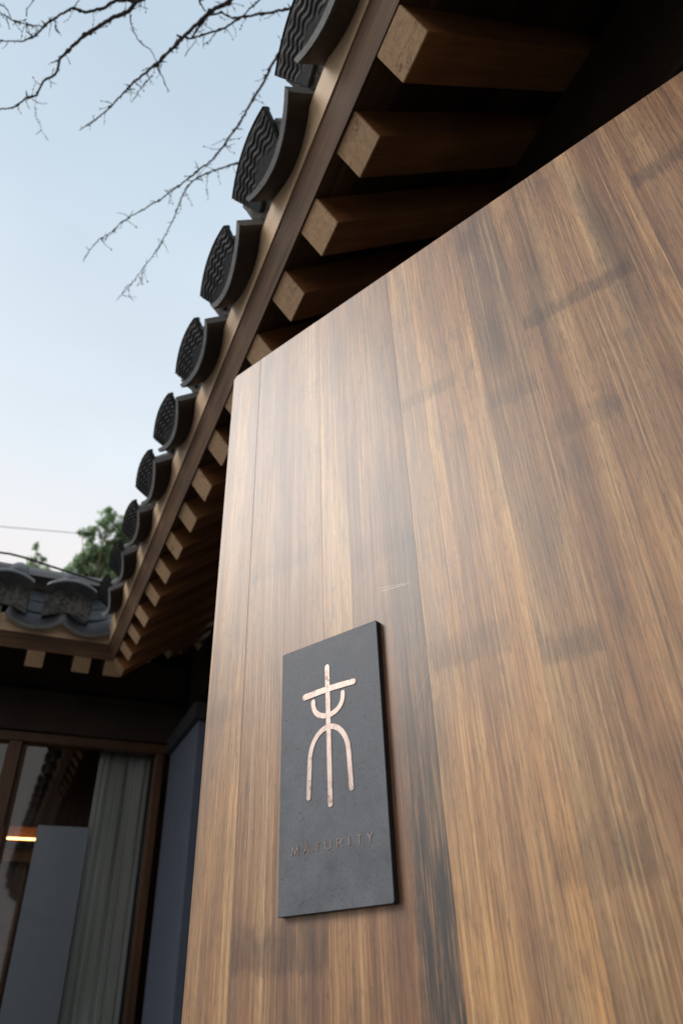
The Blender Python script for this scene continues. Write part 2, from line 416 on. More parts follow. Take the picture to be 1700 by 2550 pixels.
# ------------------------------------------------------------------ ground
gm = NT('ground_stone'); gp = gm.pos()
v, f = [(-150, -150, 0), (150, -150, 0), (150, 150, 0), (-150, 150, 0)], [(0, 1, 2, 3)]
g = obj('ground', mesh('ground', v, f, M['ground'])); tag(g, 'pale stone floor of the courtyard', kind='structure')
del g['label']

# ------------------------------------------------------------------ roof wings
# Each wing is laid out in (S, d, z): S along the eave, d inwards from the courtyard, z height over the lens.
PHI = 0.684573; CR, SR = math.cos(PHI), math.sin(PHI)
KC = 3.892                                    # the two eaves meet where S = d + KC
AD, AZ = .418, 1.80                           # upper outer corner of the rafter ends
def rq(r, q): return (AD + CR * r - SR * q, AZ + SR * r + CR * q)
class Wing:
    def __init__(s, near): s.near = near
    def w(s, S, d, z):                        # world position
        return Vector((d, S, z + H)) if s.near else Vector((S - KC, d + KC, z + H))
    def shift(s, S):                          # object offset along the eave
        return Vector((0, S, 0)) if s.near else Vector((S, 0, 0))
near, back = Wing(True), Wing(False)
near.root = empty('tiled_house_wing', (1.1, 1.5, 0)); back.root = empty('tiled_house_wing', (-1, 5.0, 0))
tag(near.root, 'near wing of the tiled house, square rafter ends rising over the wooden panel', 'house wing')
tag(back.root, 'far wing of the tiled house, low at left, with the curtained window', 'house wing')
for w_ in (near, back): w_.inv = -w_.root.location
def put(wg, name, me, S=0, parent=None, color=None):
    p = parent or wg.root
    return obj(name, me, p, (wg.inv if parent is None else Vector((0, 0, 0))) + wg.shift(S), color)

def extrude(wg, name, prof, S0, m, mitre=True, S1=None, rqprof=True, seg=1):
    """prof: list of (r,q) (or (d,z)); runs from S0 to the mitre"""
    pts = [rq(*p) for p in prof] if rqprof else prof
    verts, gcs = [], []
    for k in range(seg + 1):
        for i, (d, z) in enumerate(pts):
            Se = d + KC if mitre else S1
            S = S0 + (Se - S0) * k / seg
            verts.append(wg.w(S, d, z)); gcs.append((prof[i][1], S, prof[i][0]))
    n = len(pts); faces = [tuple(range(n)), tuple(range(n * seg, n * seg + n))]
    for k in range(seg):
        for i in range(n): faces.append((k * n + i, k * n + (i + 1) % n, (k + 1) * n + (i + 1) % n, (k + 1) * n + i))
    return put(wg, name, mesh(name, verts, faces, m, gcs))

S_MIN = {True: -6.0, False: -.6}
RIDGE = {True: 1.75, False: 1.02}

def rafter_mesh(wg, length, wdt, hgt):
    # slightly eased edges on a square timber
    e = .003; prof = [(-wdt / 2 + e, 0), (wdt / 2 - e, 0), (wdt / 2, -e), (wdt / 2, -hgt + e), (wdt / 2 - e, -hgt), (-wdt / 2 + e, -hgt), (-wdt / 2, -hgt + e), (-wdt / 2, -e)]
    verts, gcs, faces, mi = [], [], [], []
    rings = [(0.0, .965), (.003, 1.), (length, 1.)]
    for r, sc in rings:
        for s_, q_ in prof:
            s2, q2 = s_ * sc, (q_ + hgt / 2) * sc - hgt / 2
            d, z = rq(r, q2); verts.append(wg.w(s2, d, z) - wg.w(0, 0, 0) + wg.w(0, 0, 0)); gcs.append((s2, r, q2))
    n = 8
    faces.append(tuple(range(n))); mi.append(1)
    faces.append(tuple(range(2 * n, 3 * n))); mi.append(0)
    for k in range(2):
        for i in range(n):
            faces.append((k * n + i, k * n + (i + 1) % n, (k + 1) * n + (i + 1) % n, (k + 1) * n + i)); mi.append(1 if k == 0 else 0)
    me = mesh('rafter', verts, faces, [M['rafter'], M['end']], gcs, midx=mi)
    return me

def arc_shell(wg, name, half, sag, up, r0, r1, q0, q1, thick, mats, jit=0., ns=12, lean=0.):
    """curved roof tile: arc across S. up=+1 cover (arched), -1 gutter (trough). q0/q1: rim height at r0/r1"""
    verts, faces, gcs, mi = [], [], [], []
    rng_ = random.Random(hash(name) % 97 + int(jit * 1000))
    for j, (r, q) in enumerate(((r0, q0), (r0 + .010, q0), ((r0 + r1) / 2, (q0 + q1) / 2), (r1, q1))):
        for side in (0, 1):
            for i in range(ns + 1):
                x = -1 + 2 * i / ns
                cut = .004 if j == 0 else 0
                o = -thick if side == 0 else 0
                o = o + cut if side == 0 else o - cut
                hh = half * (1 - .04 * j / 3)
                wob = jit * .006 * math.sin(2.3 * x + jit * 9)
                d, z = rq(r + lean * x, q + up * sag * (1 - abs(x) ** 2.1) + o + wob)
                verts.append(wg.w(x * hh, d, z)); gcs.append((x * hh, r, q))
    W = ns + 1
    def idx(j, side, i): return (j * 2 + side) * W + i
    for j in range(3):
        for i in range(ns):
            faces.append((idx(j, 1, i), idx(j, 1, i + 1), idx(j + 1, 1, i + 1), idx(j + 1, 1, i))); mi.append(0)
            faces.append((idx(j, 0, i), idx(j + 1, 0, i), idx(j + 1, 0, i + 1), idx(j, 0, i + 1))); mi.append(1)
        for i in (0, ns):
            faces.append((idx(j, 0, i), idx(j, 1, i), idx(j + 1, 1, i), idx(j + 1, 0, i))); mi.append(2)
    for i in range(ns):
        faces.append((idx(0, 0, i), idx(0, 0, i + 1), idx(0, 1, i + 1), idx(0, 1, i))); mi.append(2)
        faces.append((idx(3, 0, i), idx(3, 1, i), idx(3, 1, i + 1), idx(3, 0, i + 1))); mi.append(0)
    me = mesh(name, verts, faces, mats, gcs, smooth=True, midx=mi)
    me.polygons.foreach_set('use_smooth', [m_ != 2 for m_ in mi])
    return me

def end_plate_mesh(wg, half, rise, depth, r, q, seed):
    """closing plate of a cover tile with combed wavy grooves following the arch"""
    nu, nv = 72, 44; verts, faces, mi = [], [], []
    rr = random.Random(seed); ph = [rr.uniform(0, 6.28) for _ in range(3)]
    for j in range(nv + 1):
        tt = j / nv
        for i in range(nu + 1):
            s = -1 + 2 * i / nu
            S = s * (half - .048 * tt)
            qq = rise * (1 - abs(s) ** 2) * (1 - .55 * tt) - depth * tt
            y = tt * depth
            wv = .0042 * math.sin(s * 17 + ph[0] + 1.2 * math.sin(s * 3 + ph[1])) 
            g_ = math.sin(2 * math.pi * (y + wv) / .0165)
            m_ = min(1, max(0, (y - .008) / .012)) * min(1, max(0, (.088 + .012 * math.sin(s * 5 + ph[1]) - y) / .02)) * min(1, max(0, (1 - abs(s)) / .05))
            rel = .0017 * m_ * g_ - .004 * (tt > .0 and m_ == 0 and y < .01)
            d, z = rq(r - rel, q + qq)
            verts.append(wg.w(S, d, z))
    W = nu + 1
    for j in range(nv):
        for i in range(nu): faces.append((j * W + i, j * W + i + 1, (j + 1) * W + i + 1, (j + 1) * W + i)); mi.append(0)
    # rim and back
    border = [i for i in range(W)] + [j * W + nu for j in range(1, nv + 1)] + [nv * W + i for i in range(nu - 1, -1, -1)] + [j * W for j in range(nv - 1, 0, -1)]
    base = len(verts)
    for b in border:
        p = verts[b]; d, z = rq(.02, 0); d0, z0 = rq(0, 0)
        verts.append(p + (wg.w(0, d, z) - wg.w(0, d0, z0)))
    nb = len(border)
    for k in range(nb): faces.append((border[k], border[(k + 1) % nb], base + (k + 1) % nb, base + k)); mi.append(0)
    faces.append(tuple(base + k for k in range(nb))); mi.append(0)
    me = mesh('end_plate', verts, faces, M['plate'], smooth=True, midx=mi)
    return me

def plug_mesh(wg, half, rise, r, qtop, qbot, seed):
    nu, nv = 22, 10; verts, faces = [], []
    for j in range(nv + 1):
        tt = j / nv
        for i in range(nu + 1):
            s = -1 + 2 * i / nu
            top = qtop + rise * (1 - s * s) * .9; bot = qbot - .045 * abs(s) ** 1.5
            q = top + (bot - top) * tt; S = s * half
            nn = noise.noise(Vector((S * 30 + seed, q * 30, seed))) * .008 + noise.noise(Vector((S * 90, q * 90, seed * 3))) * .004
            d, z = rq(r + nn, q); verts.append(wg.w(S, d, z))
    W = nu + 1
    for j in range(nv):
        for i in range(nu): faces.append((j * W + i, j * W + i + 1, (j + 1) * W + i + 1, (j + 1) * W + i))
    border = [i for i in range(W)] + [j * W + nu for j in range(1, nv + 1)] + [nv * W + i for i in range(nu - 1, -1, -1)] + [j * W for j in range(nv - 1, 0, -1)]
    base = len(verts); d1, z1 = rq(.12, 0); d0, z0 = rq(0, 0); dv = wg.w(0, d1, z1) - wg.w(0, d0, z0)
    for b in border: verts.append(verts[b] + dv)
    nb = len(border)
    for k in range(nb): faces.append((border[k], border[(k + 1) % nb], base + (k + 1) % nb, base + k))
    faces.append(tuple(base + k for k in range(nb)))
    return mesh('mortar_fill', verts, faces, M['mortar'], smooth=True)

def build_wing(wg):
    nr = wg.near
    Smin = S_MIN[nr]; Rr = RIDGE[nr]
    # --- rafters
    rl = Rr - .1
    rm = rafter_mesh(wg, rl, .115 if nr else .102, .101)
    corner = AD + KC
    if nr: Ss = [.48 + .0575 + .2512 * k for k in range(-25, 16)]
    else: Ss = [KC - .083 + .051 + .27 * k for k in range(-14, 2)] + [KC + .425]
    for S in Ss:
        o = put(wg, 'rafter', rm, S + random.uniform(-.006, .006)); jr = random.uniform(-.006, .004); o.location += wg.w(0, *rq(jr, 0)) - wg.w(0, *rq(0, 0))
    k = 0
    S = corner + .22
    while S < corner + Rr * CR - .15:           # jack rafters behind the valley
        st = (S - corner) / CR + .12
        jm = rafter_mesh(wg, rl - st, .115, .101)
        o = put(wg, 'rafter', jm, S); d0, z0 = rq(0, 0); d1, z1 = rq(st, 0)
        o.location += wg.w(0, d1, z1) - wg.w(0, d0, z0)
        S += .26
    # --- boards on the rafters
    extrude(wg, 'eave_board', [(-.006, .002), (.0154, .093), (.13, .093), (.13, .002)], Smin, M['eave'], seg=1)
    bw = .148; i = 0; r0 = .133
    while r0 + bw < Rr:
        extrude(wg, 'ceiling_board', [(r0, .002 + .004 * (i % 2)), (r0 + bw, .002 + .004 * (i % 2)), (r0 + bw, .024), (r0, .024)], Smin, M['ceiling'])
        r0 += bw + .003; i += 1
    # --- roof bed with both slopes
    d0, z0 = rq(.14, .028); d1, z1 = rq(.14, .15); dR, zR = rq(Rr, .15); dL, zL = rq(Rr, .028)
    mirror = lambda d: 2 * dR - d
    bed = [(d0, z0), (d1, z1), (dR, zR), (mirror(d1), z1), (mirror(d0), z0), (dR, zL)]
    extrude(wg, 'roof_bed', bed, Smin, M['ceiling'], rqprof=False)
    # --- tiles
    if nr: c0, pitch, hw, cov0, ch, qm, rm_, sag, th = .978, .4085, .1675, 1.110, .158, .350, .066, .040, .024
    else: c0, pitch, hw, cov0, ch, qm, rm_, sag, th = KC, .345, .160, 0, .150, .385, .10, .058, .030
    qf = .219
    if nr: centers = [c0 + pitch * k for k in range(-16, 8)]
    else: centers = [KC - .092 + pitch * k for k in range(-12, 1)] + [KC + .226]
    covers = [cov0 + pitch * k for k in range(-16, 8)] if nr else [KC + .086 - .368 * k for k in range(11, -1, -1)]
    fm = [arc_shell(wg, 'gutter_tile', hw, sag, -1, -.023, .33, qf, qf - .012, th, [M['tile'], M['tile_under'], M['tile_pale']], jit=j * .5, lean=.004 * (j - 1)) for j in range(3)]
    fm2 = arc_shell(wg, 'gutter_tile', hw, sag, -1, 0, .36, 0, -.012, .009, [M['tile'], M['tile_under'], M['tile_pale']])
    cmA = [arc_shell(wg, 'cover_tile', .092, .060, 1, rm_ + (.03 if nr else .12), .46, qm - .070 - (0 if nr else .04), qm - .08 - (0 if nr else .04), .02, [M['tile'], M['tile_under'], M['tile']], jit=j * .4) for j in range(2)]
    cm2 = arc_shell(wg, 'cover_tile', .088, .060, 1, 0, .36, 0, -.02, .018, [M['tile'], M['tile_under'], M['tile']])
    lipm = arc_shell(wg, 'end_lip', ch, .046, 1, rm_, rm_ + .075, qm, qm, .062, [M['tile'], M['tile_under'], M['plate']])
    origin = wg.w(0, *rq(0, 0))
    def shift_rq(o, r, q): o.location += wg.w(0, *rq(r, q)) - origin
    courses = 4 if nr else 2
    def start_r(S): return max(0, (S - corner + .1) / CR)
    allf = centers + [centers[-1] + pitch * k for k in range(1, 5)]
    for n_, S in enumerate(allf):
        if S < corner - .12:
            o = put(wg, 'gutter_tile', fm[n_ % 3], S + random.uniform(-.004, .004))
        for c in range(courses + 1):
            r = .29 + .31 * c
            if r < start_r(S) or r + .3 > Rr + .1: continue
            o = put(wg, 'gutter_tile', fm2, S + random.uniform(-.006, .006)); shift_rq(o, r, qf)
    pm = [end_plate_mesh(wg, .153, .022, .128, rm_, qm, k) for k in range(10)] if nr else None
    gmx = [plug_mesh(wg, .15 if nr else .142, .035 if nr else .04, (.080 if nr else .165), qm - .04, (qf - .040 if nr else qf - .012), k * 3.7) for k in range(3)]
    for n_, S in enumerate(covers + [covers[-1] + pitch * k for k in range(1, 5)]):
        if S < corner - .05:
            o = put(wg, 'cover_tile', cmA[n_ % 2], S + random.uniform(-.004, .004))
            if nr:
                pl = obj('end_plate', pm[n_ % 10], o); pl.location = (random.uniform(-.004, .004), random.uniform(-.008, .008), random.uniform(-.004, .004)); pl.rotation_euler = (0, 0, 0)
            else: obj('end_lip', lipm, o)
            mo = obj('mortar_fill', gmx[n_ % 3], o)
        for c in range(courses + 1):
            r = .42 + .32 * c
            if r < start_r(S) or r + .3 > Rr + .1: continue
            o = put(wg, 'cover_tile', cm2, S + random.uniform(-.006, .006)); shift_rq(o, r, qm - .075 - (0 if nr else .04))
    # --- wavy batten carrying the gutter tiles: scalloped upper edge
    step = .012; verts, faces, gcs = [], [], []
    def samp(S):
        q = .180
        for c in centers:
            x = (S - c) / hw
            if abs(x) < 1: q = min(q, qf - .006 - th - sag * (1 - abs(x) ** 2.1) + .006 * .5)
        return q
    Sx = Smin; S_list = []
    while Sx < corner - .03: S_list.append(Sx); Sx += step
    S_list.append(None)
    for S in S_list:
        for (r, q, k) in ((.012, .095, 0), (.050, None, 1), (.085, None, 1), (.075, .095, 0)):
            if q is None:
                q = samp(S) if S is not None else .18
            d, z = rq(r, q); SS = S if S is not None else d + KC
            verts.append(wg.w(min(SS, d + KC), d, z)); gcs.append((q, SS, r))
    for k in range(len(S_list) - 1):
        for i in range(4): faces.append((k * 4 + i, k * 4 + (i + 1) % 4, (k + 1) * 4 + (i + 1) % 4, (k + 1) * 4 + i))
    faces.append((0, 1, 2, 3)); faces.append(tuple(len(verts) - 4 + i for i in range(4)))
    put(wg, 'batten_board', mesh('batten_board', verts, faces, M['batten'], gcs))
    # --- ridge
    rd, rz = rq(Rr, .19)
    Sx = Smin; 
    rv, rf = [], []
    for k in range(2):
        for i in range(9):
            a = math.pi * i / 8; rv.append(wg.w(k * .30, rd + .12 * math.cos(a), rz + .11 * math.sin(a)))
    for i in range(8): rf.append((i, i + 1, 10 + i, 9 + i))
    rf += [tuple(range(9)), tuple(range(9, 18)), (0, 9, 17, 8)]
    rme = mesh('ridge_tile', rv, rf, M['tile'])
    while Sx < rd + KC - .15:
        put(wg, 'ridge_tile', rme, Sx); Sx += .305
build_wing(near); build_wing(back)

# --- walls of the near wing
def wbox(wg, name, x0, x1, y0, y1, z0, z1, m, bev=0):
    o = box(name, x0, x1, y0, y1, z0, z1, m, None, bev); o.parent = wg.root; o.location = wg.inv; return o
wbox(near, 'wall_beam', 1.036, 1.20, -6.0, 4.925, 1.72 + H, 2.15 + H, M['beam'], .006)
wbox(near, 'wall', 1.075, 1.19, -6.0, 4.165, 0, 1.717 + H, M['beam'])
wbox(near, 'rear_wall', 3.0, 3.15, -6.0, 7.5, 0, 1.75 + H, M['room'])
wbox(near, 'gable_wall', 1.0, 3.0, -5.99, -5.85, 0, 1.7 + H, M['room'])
wbox(near, 'end_wall', .950, 1.60, 4.17, 4.928, 0, 1.437 + H, M['blue_wall'], .004)
wbox(near, 'wall_coping', .915, 1.60, 4.14, 4.926, 1.440 + H, 1.545 + H, M['coping'], .006)
# --- walls of the far wing
wbox(back, 'wall_beam', -4.2, 1.03, 4.93, 5.10, 1.517 + H, 1.79 + H, M['beam'], .006)
wbox(back, 'wall_panel', -4.2, 1.03, 5.02, 5.09, 1.793 + H, 2.12 + H, M['beam'])
wbox(back, 'window_head', -4.2, .948, 4.962, 5.055, 1.455 + H, 1.514 + H, M['trim'], .004)
wbox(back, 'post', -.075, .006, 4.955, 5.06, 0, 1.452 + H, M['trim'], .005)
wbox(back, 'post', .862, .915, 4.955, 5.06, 0, 1.452 + H, M['trim'], .005)
wbox(back, 'post', -1.10, -1.01, 4.955, 5.06, 0, 1.452 + H, M['trim'], .005)
wbox(back, 'wall', -4.2, -1.103, 5.0, 5.09, 0, 1.452 + H, M['inside_wood'])
wbox(back, 'rear_wall', -4.2, 3.0, 7.4, 7.5, 0, 1.5 + H, M['room'])
wbox(back, 'gable_wall', -4.2, -4.1, 5.1, 7.4, 0, 1.5 + H, M['room'])
wbox(back, 'partition_wall', -.35, 1.5, 5.95, 6.03, 0, 2.0 + H, M['inside_wood'])
wbox(back, 'room_ceiling', -4.1, 2.99, 5.10, 7.39, 1.80 + H, 1.86 + H, M['inside_wood'])
for x0, x1 in ((.009, .859), (-1.007, -.078)):
    wn_ = wbox(back, 'window', x0, x1, 5.012, 5.022, .02, .052, M['trim'])
    pv, pf = box_data(x0 + .001, x1 - .001, 5.014, 5.020, .055, 1.450 + H)
    pn = obj('pane', mesh('pane', pv, pf, M['glass']), wn_)
    fr = box('frame', x0 + .001, x0 + .03, 5.010, 5.026, .055, 1.449 + H, M['trim'], wn_)

# --- things in the room
cv, cf = [], []
nc = 90
for k in range(2):
    for j in range(2):
        pass
zs = [0.03, .35, .7, 1.0, 1.3, 1.6, 1.9, 2.2, 1.488 + H]
for zi, z in enumerate(zs):
    for i in range(nc + 1):
        u = i / nc; x = .500 + u * .352
        y = 5.115 + .009 * math.sin(u * 44 + 2.2 * math.sin(u * 5) + .5 * math.sin(z * 1.3)) * (.45 + .55 * math.sin(u * 7 + z * .5) ** 2) + .010 * math.sin(u * 17 + 1.2 + z * .5) + .002 * math.sin(u * 97)
        cv.append((x + (.012 * (z / 2.6) if i < 3 else 0), y, z))
for zi in range(len(zs) - 1):
    for i in range(nc): cf.append((zi * (nc + 1) + i, zi * (nc + 1) + i + 1, (zi + 1) * (nc + 1) + i + 1, (zi + 1) * (nc + 1) + i))
cu = obj('curtain', mesh('curtain', cv, cf, M['curtain'], smooth=True), fix=False)
sm_ = cu.modifiers.new('solid', 'SOLIDIFY'); sm_.thickness = .002
tag(cu, 'grey-green linen curtain hanging in folds behind the far window beside the blue-grey wall', 'curtain')
sh = box('screen_panel', .203, .512, 5.055, 5.070, .03, .976 + H, M['sheet'])
tag(sh, 'plain blue-grey screen panel standing behind the far window pane left of the curtain', 'screen')
lp = empty('lamp', (.12, 5.45, .963 + H)); tag(lp, 'glowing amber lamp tube inside the dark room behind the far window', 'lamp')
bv, bf = tube([Vector((-.095, 0, 0)), Vector((.17, 0, 0))], [.007, .007], 10)
lb = obj('bulb', mesh('bulb', bv, bf, M['lamp']), lp)
hv, hf = box_data(-.105, .18, -.02, .05, -.055, -.016); lh = obj('housing', mesh('housing', hv, hf, M['beam'], [(0, 0, 0)] * 8), lp)
pv_, pf_ = box_data(.10, .12, .0, .02, -.985 - H, -.055); lq = obj('stand', mesh('stand', pv_, pf_, M['beam'], [(0, 0, 0)] * 8), lp)
cb = empty('cabinet', (.1, 5.75, 0)); tag(cb, 'dark timber cabinet in the room behind the amber lamp', 'cabinet')
box('carcass', -.45, .40, -.12, .15, 0, .84 + H, M['inside_wood'], cb, .004); 
box('glow_catch_panel', -.30, .44, -.235, -.222, .84 + H, 1.05 + H, M['rafter'], cb); box('bracket', .30, .34, -.222, -.12, .80 + H, .838 + H, M['trim'], cb)  # amber wood panel added behind the lamp to catch its glow, with bracket
for k in range(4): box('shelf', -.44 + 0, .39, -.14, -.122, .3 + .38 * k, .33 + .38 * k, M['trim'], cb)

# ------------------------------------------------------------------ wooden panel beside the entrance
P0 = Vector((.29171, 1.22204, 1.28900 + H)); UD = Vector((.453609, -.891201, 0)).normalized(); ND = Vector((UD.y, -UD.x, 0))
# ND points to the camera side
if ND.dot(Vector((0, 0, H)) - Vector((P0.x, P0.y, H))) < 0: ND = -ND
prot = Matrix(((UD.x, -ND.x, 0), (UD.y, -ND.y, 0), (0, 0, 1)))        # local x = u, local -y = towards the lens, local z = up
pan = empty('wooden_panel', (P0.x, P0.y, 0)); pan.rotation_euler = prot.to_euler()
tag(pan, 'tall warm brown stained wooden panel filling the right side and carrying the dark plaque', 'panel')
seams = [0, .094, .277, .339, .4695, .520, .636, .722, .912, .955, 1.13, 1.305, 1.48, 1.66]
tones = [(1.14, 1.06, .92), (.92, .84, .80), (1.16, 1.08, .96), (.88, .77, .72), (1.55, 1.50, 1.30), (1.42, 1.34, 1.14), (1.0, .95, .86), (1.04, .96, .86), (1.12, 1.03, .9), (.74, .64, .59), (.92, .79, .68), (.74, .63, .57), (.85, .8, .76)]
top = 1.289 + H
for i in range(len(seams) - 1):
    u0, u1 = seams[i] + .00004, seams[i + 1] - .00004
    y0 = random.choice([0, .00008, .00014]) if i else 0
    ch = .004 if i == 0 else 0
    # front outline with a slightly eased outer corner
    prof = [(u0, .02), (u1, .02), (u1, top), (u0 + (.010 if i == 0 else 0), top)] + ([(u0, top - .008)] if i == 0 else [])
    verts, gcs = [], []
    for y in (y0, .036):
        for (u, z) in prof: verts.append((u, y, z)); gcs.append((u, z - H, y))
    n = len(prof)
    faces = [tuple(range(n)), tuple(range(n, 2 * n))] + [(k, (k + 1) % n, n + (k + 1) % n, n + k) for k in range(n)]
    o = obj('plank', mesh('plank', verts, faces, M['panel'], gcs), pan, color=(*tones[i], 1))
    bevel(o, .00018 if i else .0012, 2)
# hinge-side post and floor sill that carry the panel
box('support_rail', .03, 1.64, .037, .075, .35, .45, M['beam'], pan); box('support_rail', .03, 1.64, .037, .075, 1.9, 2.0, M['beam'], pan)

# ------------------------------------------------------------------ plaque (2 : 1 slate with copper glyph)
SC = .9865                                   # the plaque face stands 11 mm proud of the panel
UC = .957 - .0                                # panel u under the lens
cam_u = (Vector((0, 0, 0)) - Vector((P0.x, P0.y, 0))).dot(UD)
def pu(u): return cam_u + (u - cam_u) * SC
def pz(v_): return v_ * SC + H
TH = .011
pq = empty('name_plaque', tuple(Vector((P0.x, P0.y, 0)) + UD * pu(.2845) + Vector((0, 0, pz(.101)))))
pq.rotation_euler = pan.rotation_euler
tag(pq, 'dark grey slate plaque with a copper character, fixed to the brown wooden panel', 'plaque')
PU, PZ = pu(.2845), pz(.101)
def L(u, v_): return (pu(u) - PU, pz(v_) - PZ)
x0, z0_ = L(.1845, .101); x1, z1_ = L(.3845, .4915)
rc = .003; verts, mi = [], []
def rrect(x0, x1, z0, z1, rc, n=4):
    out = []
    for cx, cz, a0 in ((x1 - rc, z1 - rc, 0), (x0 + rc, z1 - rc, 90), (x0 + rc, z0 + rc, 180), (x1 - rc, z0 + rc, 270)):
        for k in range(n + 1):
            a = R(a0 + 90 * k / n); out.append((cx + rc * math.cos(a), cz + rc * math.sin(a)))
    return out
fo, bo = rrect(x0 + .0008, x1 - .0008, z0_ + .0008, z1_ - .0008, rc), rrect(x0, x1, z0_, z1_, rc)
n = len(fo)
verts = [(x, -TH, z) for x, z in fo] + [(x, -TH + .0008, z) for x, z in bo] + [(x, -.0006, z) for x, z in bo]
faces = [tuple(range(n)), tuple(range(2 * n, 3 * n))]; mi = [0, 1]
for k in range(n):
    faces.append((k, (k + 1) % n, n + (k + 1) % n, n + k)); mi.append(1)
    faces.append((n + k, n + (k + 1) % n, 2 * n + (k + 1) % n, 2 * n + k)); mi.append(1)
obj('slab', mesh('slab', verts, faces, [M['slate'], M['slate_edge']], midx=mi), pq)
def ribbon(pts, w0, w1, y, t, name, m):
    """flat inlay strip with round ends following pts (u,v in panel metres)"""
    P = [Vector(L(*p)) for p in pts]; left, right = [], []
    n = len(P)
    for i, p in enumerate(P):
        d = (P[min(i + 1, n - 1)] - P[max(i - 1, 0)]).normalized(); nn = Vector((-d.y, d.x)); w = w0 + (w1 - w0) * i / (n - 1)
        left.append(p + nn * w); right.append(p - nn * w)
    d0 = (P[0] - P[1]).normalized(); d1 = (P[-1] - P[-2]).normalized()
    cap0 = [P[0] + (Vector((-(-d0).y, (-d0).x)) * math.cos(a) + d0 * math.sin(a)) * w0 for a in [math.pi * k / 8 for k in range(1, 8)]]
    cap1 = [P[-1] + (Vector((-d1.y, d1.x)) * math.cos(a) + d1 * math.sin(a)) * w1 for a in [math.pi * k / 8 for k in range(1, 8)]]
    vs, fs = [], []
    def add(lst, yy): 
        b = len(vs); vs.extend([(q.x, yy, q.y) for q in lst]); return b
    for yy in (y, y + t):
        add(left, yy); add(right, yy); add(cap0, yy); add(cap1, yy)
    K = 2 * n + 14
    for s_ in (0, 1):
        b = s_ * K
        for i in range(n - 1): fs.append((b + i, b + i + 1, b + n + i + 1, b + n + i))
        fs.append(tuple([b] + [b + 2 * n + k for k in range(7)] + [b + n])); fs.append(tuple([b + n - 1] + [b + 2 * n + 7 + k for k in range(7)] + [b + 2 * n - 1]))
    loop = list(range(n)) + [2 * n + 7 + k for k in range(7)] + [n + i for i in range(n - 1, -1, -1)] + [2 * n + 6 - k for k in range(7)]
    for k in range(len(loop)): fs.append((loop[k], loop[(k + 1) % len(loop)], K + loop[(k + 1) % len(loop)], K + loop[k]))
    return obj(name, mesh(name, vs, fs, m), pq)
def line(a, b, n=14): return [(a[0] + (b[0] - a[0]) * k / n, a[1] + (b[1] - a[1]) * k / n) for k in range(n + 1)]
Y0 = -TH - .0009
ribbon(line((.2835, .4415), (.2848, .2345), 24), .0045, .0041, Y0, .0008, 'glyph_stroke', M['copper'])
ribbon([(.2365 + (.3355 - .2365) * k / 14, .4035 + .0015 * math.sin(math.pi * k / 14)) for k in range(15)], .0050, .0044, Y0 - .0003, .0010, 'glyph_stroke', M['copper'])
ribbon([(.2838 - .0300 * math.cos(math.pi * k / 28), .3915 - .0280 * math.sin(math.pi * k / 28) ** .8) for k in range(29)], .0041, .0039, Y0 - .00015, .0009, 'glyph_stroke', M['copper'])
def leg(sgn, du, vb):
    pts = []
    for k in range(23):
        a = math.pi / 2 * k / 22
        pts.append((.2838 + sgn * du * math.sin(a), .300 + .0455 * math.cos(a)))
    pts += [(.2838 + sgn * (du + .0028 * k / 6), .300 - (.300 - vb) * k / 6) for k in range(1, 7)]
    return pts
ribbon(list(reversed(leg(-1, .0375, .250))) + leg(1, .0375, .250)[1:], .0040, .0040, Y0 - .0001, .0009, 'glyph_stroke', M['copper'])
FONT = {'M': [[(0, 0), (.06, 1), (.5, .15), (.94, 1), (1, 0)]], 'A': [[(0, 0), (.5, 1), (1, 0)], [(.2, .35), (.8, .35)]], 'T': [[(.5, 0), (.5, 1)], [(0, .97), (1, .97)]],
        'U': [[(0, 1), (.02, .35), (.2, .06), (.5, 0), (.8, .06), (.98, .35), (1, 1)]], 'R': [[(0, 0), (0, 1), (.6, 1), (.85, .8), (.6, .52), (0, .5)], [(.45, .5), (1, 0)]],
        'I': [[(.5, 0), (.5, 1)]], 'Y': [[(0, 1), (.5, .5), (1, 1)], [(.5, .5), (.5, 0)]]}
for chx, uc, wd in (('M', .2175, .0115), ('A', .2395, .0105), ('T', .2600, .0080), ('U', .2790, .0105), ('R', .3000, .0095), ('I', .3165, .006), ('T', .3335, .0080), ('Y', .3520, .0090)):
    vs, fs = [], []
    for st_ in FONT[chx]:
        for a, b in zip(st_[:-1], st_[1:]):
            A = Vector(L(uc + (a[0] - .5) * wd, .1765 + a[1] * .0105)); B = Vector(L(uc + (b[0] - .5) * wd, .1765 + b[1] * .0105))
            d = (B - A).normalized(); nn = Vector((-d.y, d.x)) * (.0008 if abs(d.y) > .5 else .00045); A2 = A - d * .0005; B2 = B + d * .0005
            k = len(vs); yy = Y0 + random.uniform(0, .00025)
            for q in (A2 + nn, B2 + nn, B2 - nn, A2 - nn): vs.append((q.x, yy, q.y))
            for q in (A2 + nn, B2 + nn, B2 - nn, A2 - nn): vs.append((q.x, -TH + .0002, q.y))
            fs += [(k, k + 1, k + 2, k + 3), (k + 4, k + 7, k + 6, k + 5)] + [(k + j, k + 4 + j, k + 4 + (j + 1) % 4, k + (j + 1) % 4) for j in range(4)]
    obj('letter', mesh('letter', vs, fs, M['copper_worn']), pq)

